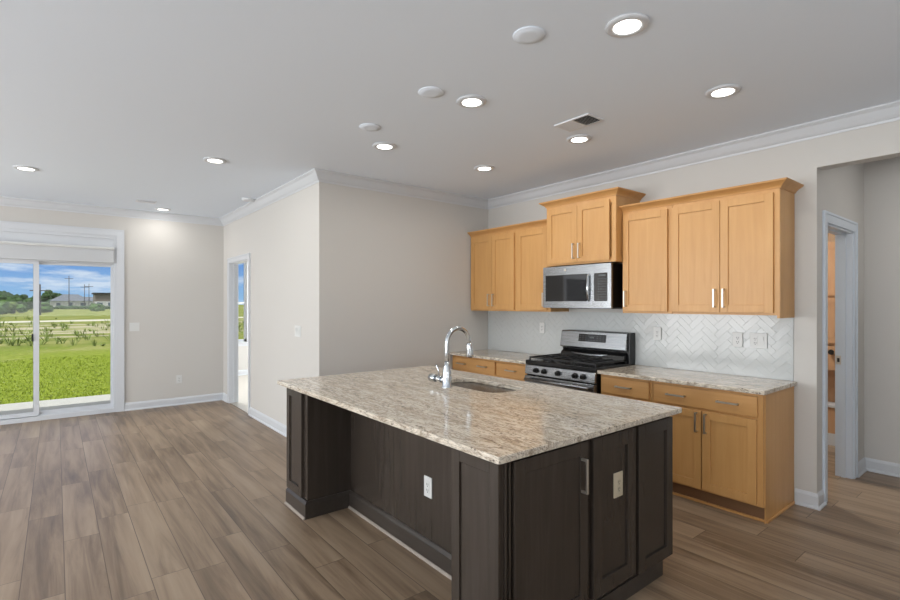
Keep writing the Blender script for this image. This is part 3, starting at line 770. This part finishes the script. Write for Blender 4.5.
bm = bmesh.new(); tube(bm, [(MF+.005, 2.803, 1.525), (MF-.018, 2.803, 1.545), (MF-.024, 2.803, 1.65), (MF-.018, 2.803, 1.757), (MF+.005, 2.803, 1.777)], .0115, 14); obj('handle', bm, CHROME, dr)
bm = bmesh.new()
cy0, cy1 = 2.604, 2.792
for a in ((MF+.001, MF+.029, MY0, cy0, MZ0, MZ1), (MF+.001, MF+.029, cy0, dY-.002, MZ0, wz0), (MF+.001, MF+.029, cy0, dY-.002, wz1, MZ1), (MF+.008, MF+.029, cy0, dY-.002, wz0, wz1)): bx(bm, *a)
cs = obj('control_side', bm, STEEL, mw)
cp2 = obj('control_panel', boxes([(MF+.003, MF+.0079, cy0, dY-.002, wz0, wz1)]), BGLASS, cs)
bm = bmesh.new()
for r_ in range(9):
    for c_ in range(4):
        y = 2.614+c_*.026; z = 1.532+r_*.024
        bx(bm, MF+.0018, MF+.0029, y, y+.014, z, z+.007 if (r_+c_) % 3 else z+.010)
bx(bm, MF+.0018, MF+.0029, 2.625, 2.70, 1.752, 1.770); obj('key_legends', bm, DISPLAY, cp2)
obj('bottom_vent', boxes([(MF+.05, XK-.05, MY0+.03, MY1-.05, MZ0-.006, MZ0+.0035)]), BLACK, mw)

# ------------------------------------------------------------------ ceiling fittings
def downlight(x, y, label, group):
    t = thing('recessed_light', (x, y, H), label, 'ceiling light', group)
    bm = bmesh.new(); lathe(bm, [(.098, 0), (.098, -.004), (.092, -.010), (.072, -.013), (.062, -.009), (.062, 0)], (x, y, H), n=40); obj('trim_ring', bm, TRIM, t)
    bm = bmesh.new(); lathe(bm, [(.061, -.009), (.061, -.0105), (.053, -.012)], (x, y, H), n=40); obj('lens', bm, LENS, t)
    l = bpy.data.lights.new('lamp', 'AREA'); l.shape = 'DISK'; l.size = .12; l.energy = LIGHT_W; l.color = (1, .975, .93)
    o = bpy.data.objects.new('lamp', l); COL.objects.link(o); o.parent = t; o.location = (0, 0, -.016)
    return t
first = None
for x, y, lb in ((2.100, 1.286, 'large bright round recessed light nearest the camera, topmost in the photo'),
                 (3.214, 1.315, 'round recessed light in front of the rightmost wall cabinets'),
                 (2.103, 2.400, 'round recessed light above the sink end of the island, centre of its row'),
                 (2.131, 3.530, 'round recessed light above the far end of the island'),
                 (3.231, 3.500, 'round recessed light in the corner in front of the left wall cabinets'),
                 (3.248, 2.410, 'round recessed light right beside the square two-part ceiling vent'),
                 (-.228, 6.278, 'round recessed light at the far left in front of the patio door'),
                 (1.133, 4.849, 'round recessed light left of the projecting wall corner'),
                 (1.156, 7.806, 'smallest farthest recessed light beside the far ceiling vent')):
    if first is None: first = downlight(x, y, lb, 'recessed ceiling lights')
    else:
        c = copy_tree(first); c.location = (x, y, H); c['label'] = lb
# unseen lamps added to light the hall and closet, others for the living room (same fitting, outside the picture)
for x, y, lb in ((5.0, 0.1, 'added round recessed light brightening the hall'), (5.4, 2.3, 'added round recessed light brightening the closet'), (-.228, 1.3, 'round recessed light of the living room'), (-2.2, 4.6, 'round recessed light of the west side of the living room')):
    c = copy_tree(first); c.location = (x, y, H); c['label'] = lb
    for ch in c.children:
        if ch.type == 'LIGHT' and 'closet' in lb: ch.data = ch.data.copy(); ch.data.energy = 34; ch.data.color = (1, .95, .88)
        if ch.type == 'LIGHT' and 'hall' in lb: ch.data = ch.data.copy(); ch.data.energy = 7; ch.data.color = (1, .98, .96)
def cover(x, y, r, h, name, label, cat, grp):
    t = thing(name, (x, y, H), label, cat, grp)
    bm = bmesh.new(); lathe(bm, [(r, 0), (r, -h*.5), (r*.93, -h*.62), (r*.90, -h*.62), (r*.86, -h), (r*.5, -h*1.05)], (x, y, H), n=40); obj('cover', bm, VENT if h > .02 else CEIL, t)
    return t
for x, y, lb in ((1.804, 1.634, 'blank white ceiling cover disc nearest the camera, left of the biggest light'), (1.815, 2.454, 'blank white ceiling cover disc, the middle one of three over the island'), (1.821, 3.223, 'blank white ceiling cover disc, the farthest of three over the island')):
    cover(x, y, .078, .009, 'ceiling_cover_plate', lb, 'ceiling cover', 'blank pendant covers over the island')
cover(1.877, 6.395, .075, .022, 'smoke_detector', 'white smoke detector on the ceiling beside the bedroom wall', 'smoke detector', None)
def vent(x, y, sx, sy, label):
    t = thing('ceiling_vent', (x, y, H), label, 'vent')
    x0, x1, y0, y1 = x-sx/2, x+sx/2, y-sy/2, y+sy/2; b = .014
    obj('frame', boxes([(x0, x1, y0, y0+b, H-.008, H), (x0, x1, y1-b, y1, H-.008, H), (x0, x0+b, y0+b, y1-b, H-.008, H), (x1-b, x1, y0+b, y1-b, H-.008, H), (x0+b, x1-b, y-.006, y+.006, H-.008, H)]), VENT, t)
    obj('backing', box(x0+b, x1-b, y0+b, y1-b, H-.0015, H-.0002), VENTD, t)
    for s, a, nn in ((1, y0+b+.004, 'near_slats'), (-1, y+.010, 'far_slats')):
        bm = bmesh.new(); k = 9; L_ = (sy/2-b-.014)
        for i in range(k):
            yy = a+L_*i/(k-1)
            q = .006*s
            v = [bm.verts.new(p) for p in ((x0+b, yy-q, H-.011), (x1-b, yy-q, H-.011), (x1-b, yy+q, H-.002), (x0+b, yy+q, H-.002))]
            bm.faces.new(v)
            v2 = [bm.verts.new(p) for p in ((x0+b, yy-q+.0015, H-.011), (x1-b, yy-q+.0015, H-.011), (x1-b, yy+q+.0015, H-.002), (x0+b, yy+q+.0015, H-.002))]
            bm.faces.new(v2[::-1])
            for i0 in range(4): bm.faces.new((v[i0], v[(i0+1) % 4], v2[(i0+1) % 4], v2[i0]))
        obj('slats', bm, VENT, t)
    return t
vent(2.955, 2.195, .19, .30, 'white two-part ceiling vent with one dark half over the range aisle')
vent(.90, 7.35, .22, .16, 'small white ceiling vent near the patio door end')

# ------------------------------------------------------------------ closet beyond the hall door
cb_ = thing('storage_cabinet', (6.55, 1.7, 0), 'tall oak-toned storage cabinet seen through the narrow hall doorway', 'cabinet')
cx0, cx1, ya, yb = 6.40, 6.67, 1.30, 2.10
obj('body', boxes([(cx0, cx1, ya, yb, 1.06, 2.15), (cx0, cx1, ya, yb, .12, .40), (cx0+.20, cx1, ya, yb, .40, .78), (cx0, cx1, ya, ya+.02, .40, 1.06), (cx0, cx1, yb-.02, yb, .40, 1.06), (cx0+.02, cx1, ya+.02, yb-.02, .78, 1.06)]), OAK, cb_)
obj('shelf', box(cx0-.02, cx0+.20, ya+.02, yb-.02, .40, .425), TRIM, cb_, bev=.002)
obj('plinth', boxes([(cx0-.012, cx0, ya, yb, 0, .12), (cx0-.014, cx0-.002, ya, yb, .1, .125)]), TRIM, cb_)
dw = obj('drawer', box(cx0, cx0+.0199, ya+.021, yb-.021, .79, 1.05), OAK, cb_, bev=.002)
bm = bmesh.new(); cyl(bm, (cx0, 1.533, .985), (cx0-.02, 1.533, .985), .012); cyl(bm, (cx0-.02, 1.533, .985), (cx0-.035, 1.533, .985), .028, .024); obj('knob', bm, KNOBK, dw)
for z0, z1 in ((1.08, 1.56), (1.58, 2.13)):
    bm = bmesh.new(); shaker(bm, cx0-.018, ya+.01, yb-.01, z0, z1, t=.0178, st=.06); obj('door', bm, OAK, cb_)

# ------------------------------------------------------------------ outdoors
def at(u, d, z=0):
    r = (u-450)/FPX; s_, c_ = math.sin(TH), math.cos(TH)
    return Vector((d*(s_+c_*r), d*(c_-s_*r), z))
GZ = -.15
def grass_mat():
    m, t, p = newmat('meadow')
    c = t.nodes.new('ShaderNodeTexCoord'); s = t.nodes.new('ShaderNodeSeparateXYZ'); t.links.new(c.outputs['Object'], s.inputs[0])
    n1 = noise(t, mapping(t, (1, 1, 1)), .35, 5, .6); n2 = noise(t, mapping(t, (1, 1, 1)), 6, 4, .7)
    lawn = ramp_node(t, n2, [(.3, (88, 104, 26)), (.5, (116, 132, 38)), (.7, (138, 148, 54))])
    field = ramp_node(t, math_n(t, 'ADD', math_n(t, 'MULTIPLY', n1, .6), math_n(t, 'MULTIPLY', n2, .4)), [(.36, (84, 98, 38)), (.47, (108, 118, 52)), (.56, (128, 130, 72)), (.66, (160, 152, 116))])
    sand = ramp_node(t, n2, [(.3, (150, 144, 118)), (.7, (176, 168, 150))])
    y = math_n(t, 'ADD', s.outputs[1], math_n(t, 'MULTIPLY', math_n(t, 'SUBTRACT', n1, .5), 9))
    def step(a, b, v):
        mr = t.nodes.new('ShaderNodeMapRange'); t.links.new(v, mr.inputs[0]); mr.inputs[1].default_value = a; mr.inputs[2].default_value = b; return mr.outputs[0]
    c1 = mixc(t, step(19, 25, y), lawn.outputs[0], field.outputs[0])
    sn = noise(t, mapping(t, (.12, .5, 1)), 1, 4, .6)
    band = math_n(t, 'MULTIPLY', math_n(t, 'MULTIPLY', step(28, 31, y), math_n(t, 'SUBTRACT', 1, step(50, 56, y))), step(.50, .56, sn))
    c2 = mixc(t, band, c1, sand.outputs[0])
    t.links.new(c2, p.inputs['Base Color']); p.inputs['Roughness'].default_value = .9; p.inputs['Specular IOR Level'].default_value = .1
    bumpn(t, n2, .9, .06, p)
    return m
MEADOW = grass_mat()
bm = bmesh.new(); nx, ny = 60, 60
rows = []
for j in range(ny+1):
    yy = YD+.0+(j/ny)**2.2*900
    row = []
    for i in range(nx+1):
        xx = (i/nx-.62)*(60+yy*1.5)
        row.append(bm.verts.new((xx, yy, GZ)))
    rows.append(row)
for j in range(ny):
    for i in range(nx): bm.faces.new((rows[j][i], rows[j][i+1], rows[j+1][i+1], rows[j+1][i]))
struct(obj('ground', bm, MEADOW))
CONC = plain('patio_concrete', (170, 169, 166), .8, bump=.3, bscale=90)
struct(obj('patio', box(-4.5, XL-.005, YD+.16, 10.20, -.2, -.05), CONC))
struct(obj('roof_eave', box(XW-.12, XL-.02, YD+.155, YD+.44, 2.74, 2.92), TRIM))
# sandy track across the field
SAND = plain('sandy_track', (182, 178, 166), .95, bump=.5, bscale=3)
bm = bmesh.new(); w_ = []
for i in range(31):
    x = -45+i*4.5; y = 60+2.5*math.sin(x*.06)
    w_.append([bm.verts.new((x, y-2.6-.5*math.sin(x*.7), GZ+.012)), bm.verts.new((x, y+2.2+.5*math.sin(x*.5), GZ+.012)), bm.verts.new((x, y-2.7-.5*math.sin(x*.7), GZ-.05)), bm.verts.new((x, y+2.3, GZ-.05))])
for a, b in zip(w_, w_[1:]):
    bm.faces.new((a[0], b[0], b[1], a[1])); bm.faces.new((a[2], a[0], b[0], b[2])[::-1]); bm.faces.new((a[3], b[3], b[1], a[1]))
tag(obj('dirt_road', bm, SAND, org=(0, 60, GZ)), 'pale sandy road running across the green field outside', 'road')

LEAF = []
for i, c in enumerate(((40, 62, 28), (50, 76, 32), (66, 94, 40), (92, 112, 52))):
    LEAF.append(plain('leaf_green', c, .8, spec=.2))
BARK = plain('bark', (84, 72, 58), .9, bump=.5)
def blob(bm, c, r, squash=.8, sub=2):
    m_ = Matrix.Translation(c) @ Matrix.Diagonal((r, r, r*squash, 1))
    v = bmesh.ops.create_icosphere(bm, subdivisions=sub, radius=1, matrix=m_)['verts']
    for q in v:
        d = (q.co-Vector(c)); q.co = Vector(c)+d*random.uniform(.78, 1.2)
def tree(u, d, h, w, mat, label, name='tree', group='trees along the far edge of the field', cat='tree'):
    p = at(u, d, GZ); t = thing(name, p, label, cat, group)
    bm = bmesh.new(); tube(bm, [p+Vector((0, 0, -.1)), p+Vector((.02*h, 0, h*.3)), p+Vector((0, .01*h, h*.6))], [h*.03, h*.022, h*.012], 8); obj('trunk', bm, BARK, t)
    bm = bmesh.new()
    for k in range(14):
        a = random.uniform(0, 6.28); rr = w*.36*math.sqrt(random.random()); zz = random.uniform(.18, .86)
        s_ = w*.24*(1.15-abs(zz-.45))
        blob(bm, p+Vector((rr*math.cos(a), rr*math.sin(a), h*zz)), s_, min(1.2, h/w*.9), 2)
    obj('foliage', bm, mat, t)
TR = [(-14, 132, 4.6, 5.5, 1), (-1, 104, 3.4, 4, 0), (6, 146, 4.6, 5, 2), (14, 108, 3.2, 3.4, 1), (22, 128, 4.2, 4.5, 0), (3, 76, 2.2, 3.2, 3), (-6, 64, 2.2, 2.8, 2), (14, 82, 1.9, 3.0, 2), (31, 116, 3.4, 3.6, 1),
      (43, 230, 6.0, 8, 0), (49.5, 250, 9.0, 9, 1), (57, 225, 6.8, 7.5, 0), (64, 265, 6.8, 8, 1), (98, 190, 3.6, 2.6, 1), (97, 100, 1.9, 2.4, 2), (47, 88, 1.9, 2.8, 2)]
words = ['tall dark tree', 'dark green tree', 'light green round tree', 'mid green tree', 'low dark green tree', 'pale green bush', 'leafy green bush', 'low green bush', 'bushy green tree', 'dark distant tree', 'tallest distant tree', 'small distant tree', 'distant rounded tree', 'low distant tree', 'small shrubby tree', 'low shrub']
places = ['at the left edge beyond the patio door', 'on the hill edge in the left pane', 'behind the left bushes in the left pane', 'in the middle of the left pane skyline', 'left of the door mullion on the skyline', 'in front of the left pane trees', 'lowest at the left edge of the field', 'in front of the trees left of the mullion', 'beside the mullion of the patio door', 'just right of the mullion', 'left of the grey-roofed house', 'against the left of the grey-roofed house', 'behind the grey-roofed house', 'beside the two-storey house', 'in front of the two-storey house', 'in the field right of the mullion']
for (u, d, h, w, k), a, b in zip(TR, words, places): tree(u, d, h, w, LEAF[k], a+' '+b)
# wooded hill at the left
bm = bmesh.new(); n_ = 26
pr_ = [(-40, 0), (-30, 9), (-15, 12.5), (-2, 13), (8, 12), (16, 9), (24, 6.5), (32, 4.5), (42, 3.0), (56, 0)]
top = []
for k in range(60):
    u = -40+k*96/59
    for (u0, h0), (u1, h1) in zip(pr_, pr_[1:]):
        if u0 <= u <= u1: hh = h0+(h1-h0)*(u-u0)/(u1-u0)
    hh *= random.uniform(.93, 1.05)
    top.append([bm.verts.new(at(u, 260, GZ-.5)), bm.verts.new(at(u, 268, GZ+hh*.7*.72)), bm.verts.new(at(u, 285, GZ+hh*.72)), bm.verts.new(at(u, 330, GZ-.5))])
for a, b in zip(top, top[1:]):
    for i in range(3): bm.faces.new((a[i], b[i], b[i+1], a[i+1]))
struct(obj('hill', bm, LEAF[0]))
# houses
WHITEW = plain('house_siding', (170, 170, 166), .7); ROOFG = plain('grey_shingles', (98, 103, 112), .8, bump=.4, bscale=8)
TANW = plain('tan_siding', (112, 104, 96), .7); DARKR = plain('dark_shingles', (48, 48, 52), .8); WINB = plain('dark_window_glass', (60, 74, 90), .1)
def house(u, d, w, dep, hw, hr, wm, rm, label, wins):
    p = at(u, d, GZ); t = thing('house', p, label, 'house', 'houses beyond the field')
    x0, x1, y0, y1 = p.x-w/2, p.x+w/2, p.y, p.y+dep
    obj('walls', box(x0, x1, y0, y1, GZ-.1, GZ+hw), wm, t)
    bm = bmesh.new(); o_ = .5; b = [(x0-o_, y0-o_), (x1+o_, y0-o_), (x1+o_, y1+o_), (x0-o_, y1+o_)]
    V = [bm.verts.new((*q, GZ+hw)) for q in b]; r0 = bm.verts.new((x0+w*.32, (y0+y1)/2, GZ+hw+hr)); r1 = bm.verts.new((x1-w*.32, (y0+y1)/2, GZ+hw+hr))
    bm.faces.new((V[0], V[1], r1, r0)); bm.faces.new((V[1], V[2], r1)); bm.faces.new((V[2], V[3], r0, r1)); bm.faces.new((V[3], V[0], r0)); bm.faces.new(V[::-1])
    obj('roof', bm, rm, t)
    for a, z0, z1, ww in wins:
        f = obj('window', box(x0+a*w-ww/2, x0+a*w+ww/2, y0-.06, y0-.01, GZ+z0, GZ+z1), WINB, t)
house(71, 180, 12, 9, 2.6, 2.6, WHITEW, ROOFG, 'single-storey house with a grey hipped roof far beyond the field', [(.2, .9, 2.0, 1.2), (.5, .1, 2.1, 1), (.8, .9, 2.0, 1.6)])
house(87, 205, 10, 9, 2.8, 1.8, WHITEW, ROOFG, 'small pale house between the grey-roofed and the two-storey house', [(.3, .9, 2.0, 1.2), (.7, .9, 2.0, 1.2)])
p_ = at(106, 156, GZ); t_ = thing('house', p_, 'tan two-storey house with a dark roof edge at the right of the patio view', 'house', 'houses beyond the field')
obj('walls', boxes([(p_.x-2.9, p_.x+6, p_.y, p_.y+9, GZ-.1, 4.6)]), TANW, t_)
obj('roof', boxes([(p_.x-3.3, p_.x+6.4, p_.y-.5, p_.y+9.5, 4.6, 5.0)]), DARKR, t_)
obj('lower_storey', boxes([(p_.x-3.0, p_.x+6.1, p_.y-.6, p_.y-.01, GZ-.1, 2.3)]), WHITEW, t_)
for a in (-1.6, 1.2, 4.0): obj('window', box(p_.x+a-.7, p_.x+a+.7, p_.y-.68, p_.y-.61, .8, 1.9), WINB, t_)
# hedge line
bm = bmesh.new()
for k in range(46):
    blob(bm, at(56+k*1.35, 150, GZ+.3), 1.0+random.random()*.2, .7, 1)
tag(obj('hedge', bm, LEAF[0], org=at(85, 150, GZ)), 'long dark clipped hedge in front of the distant houses', 'hedge')
# poles
POLE = plain('weathered_pole', (88, 86, 90), .8)
def pole(u, d, h, r, label):
    p = at(u, d, GZ-.1); t = thing('utility_pole', p, label, 'utility pole', 'utility poles beyond the field')
    bm = bmesh.new(); cyl(bm, p, p+Vector((0, 0, h)), r, r*.7, 10); obj('post', bm, POLE, t)
    bm = box(p.x-1.1, p.x+1.1, p.y-.06-r, p.y+.06-r, p.z+h-1.0, p.z+h-.85); obj('crossarm', bm, POLE, t)
pole(39.5, 72, 4.6, .22, 'thick grey utility pole right beside the patio door mullion')
pole(69, 155, 10.6, .14, 'tallest utility pole, above the grey-roofed house')
pole(84.5, 163, 8.2, .12, 'left one of two thin poles between the distant houses')
pole(89, 163, 8.4, .12, 'right one of two thin poles between the distant houses')
# weeds scattered in the field (nobody could count them)
bm = bmesh.new()
for k in range(520):
    u = random.uniform(-60, 270); d = 19+34*random.random()**1.3
    p = at(u, d, GZ); h = random.uniform(.12, .42)
    if 54 < p.y < 66: continue
    if random.random() < .06: h *= 2.2
    for q in range(7):
        a = random.uniform(0, 6.28); r = random.uniform(.04, .22)*(1+h)
        b0 = p+Vector((math.cos(a)*r*.3, math.sin(a)*r*.3, 0)); b1 = p+Vector((math.cos(a)*r*1.3, math.sin(a)*r*1.3, h*random.uniform(.6, 1)))
        s_ = Vector((-math.sin(a), math.cos(a), 0))*.014
        bm.faces.new([bm.verts.new(b0-s_), bm.verts.new(b0+s_), bm.verts.new((b0+b1)/2+s_*1.4+Vector((0, 0, h*.1))), bm.verts.new(b1), bm.verts.new((b0+b1)/2-s_*1.4+Vector((0, 0, h*.1)))])
wd_ = obj('weeds', bm, plain('weed_green', (112, 128, 66), .8, spec=.2), org=(0, 40, GZ)); wd_['kind'] = 'stuff'; tag(wd_, 'scattered green weeds growing in the field outside', 'weeds')
# grass of the near lawn
bm = bmesh.new()
for k in range(14000):
    x = random.uniform(-4.5, 2.0); y = 10.25+9*random.random()**1.5
    h = random.uniform(.025, .05); a = random.uniform(0, 6.28); s_ = Vector((math.cos(a), math.sin(a), 0))*.010
    p = Vector((x, y, GZ-.002)); tp = p+Vector((random.uniform(-.03, .03), random.uniform(-.03, .03), h))
    bm.faces.new([bm.verts.new(p-s_), bm.verts.new(p+s_), bm.verts.new(tp)])
GRASS = plain('grass_blades', (122, 138, 40), .7, spec=.2)
gr_ = obj('grass', bm, GRASS, org=(0, 12, GZ)); gr_['kind'] = 'stuff'; tag(gr_, 'bright green grass of the lawn beyond the patio slab', 'grass')
# bush outside the side window
tree(-420, 11.5, 3.4, 2.6, LEAF[2], 'green tree outside the side window left of the patio door', group=None)
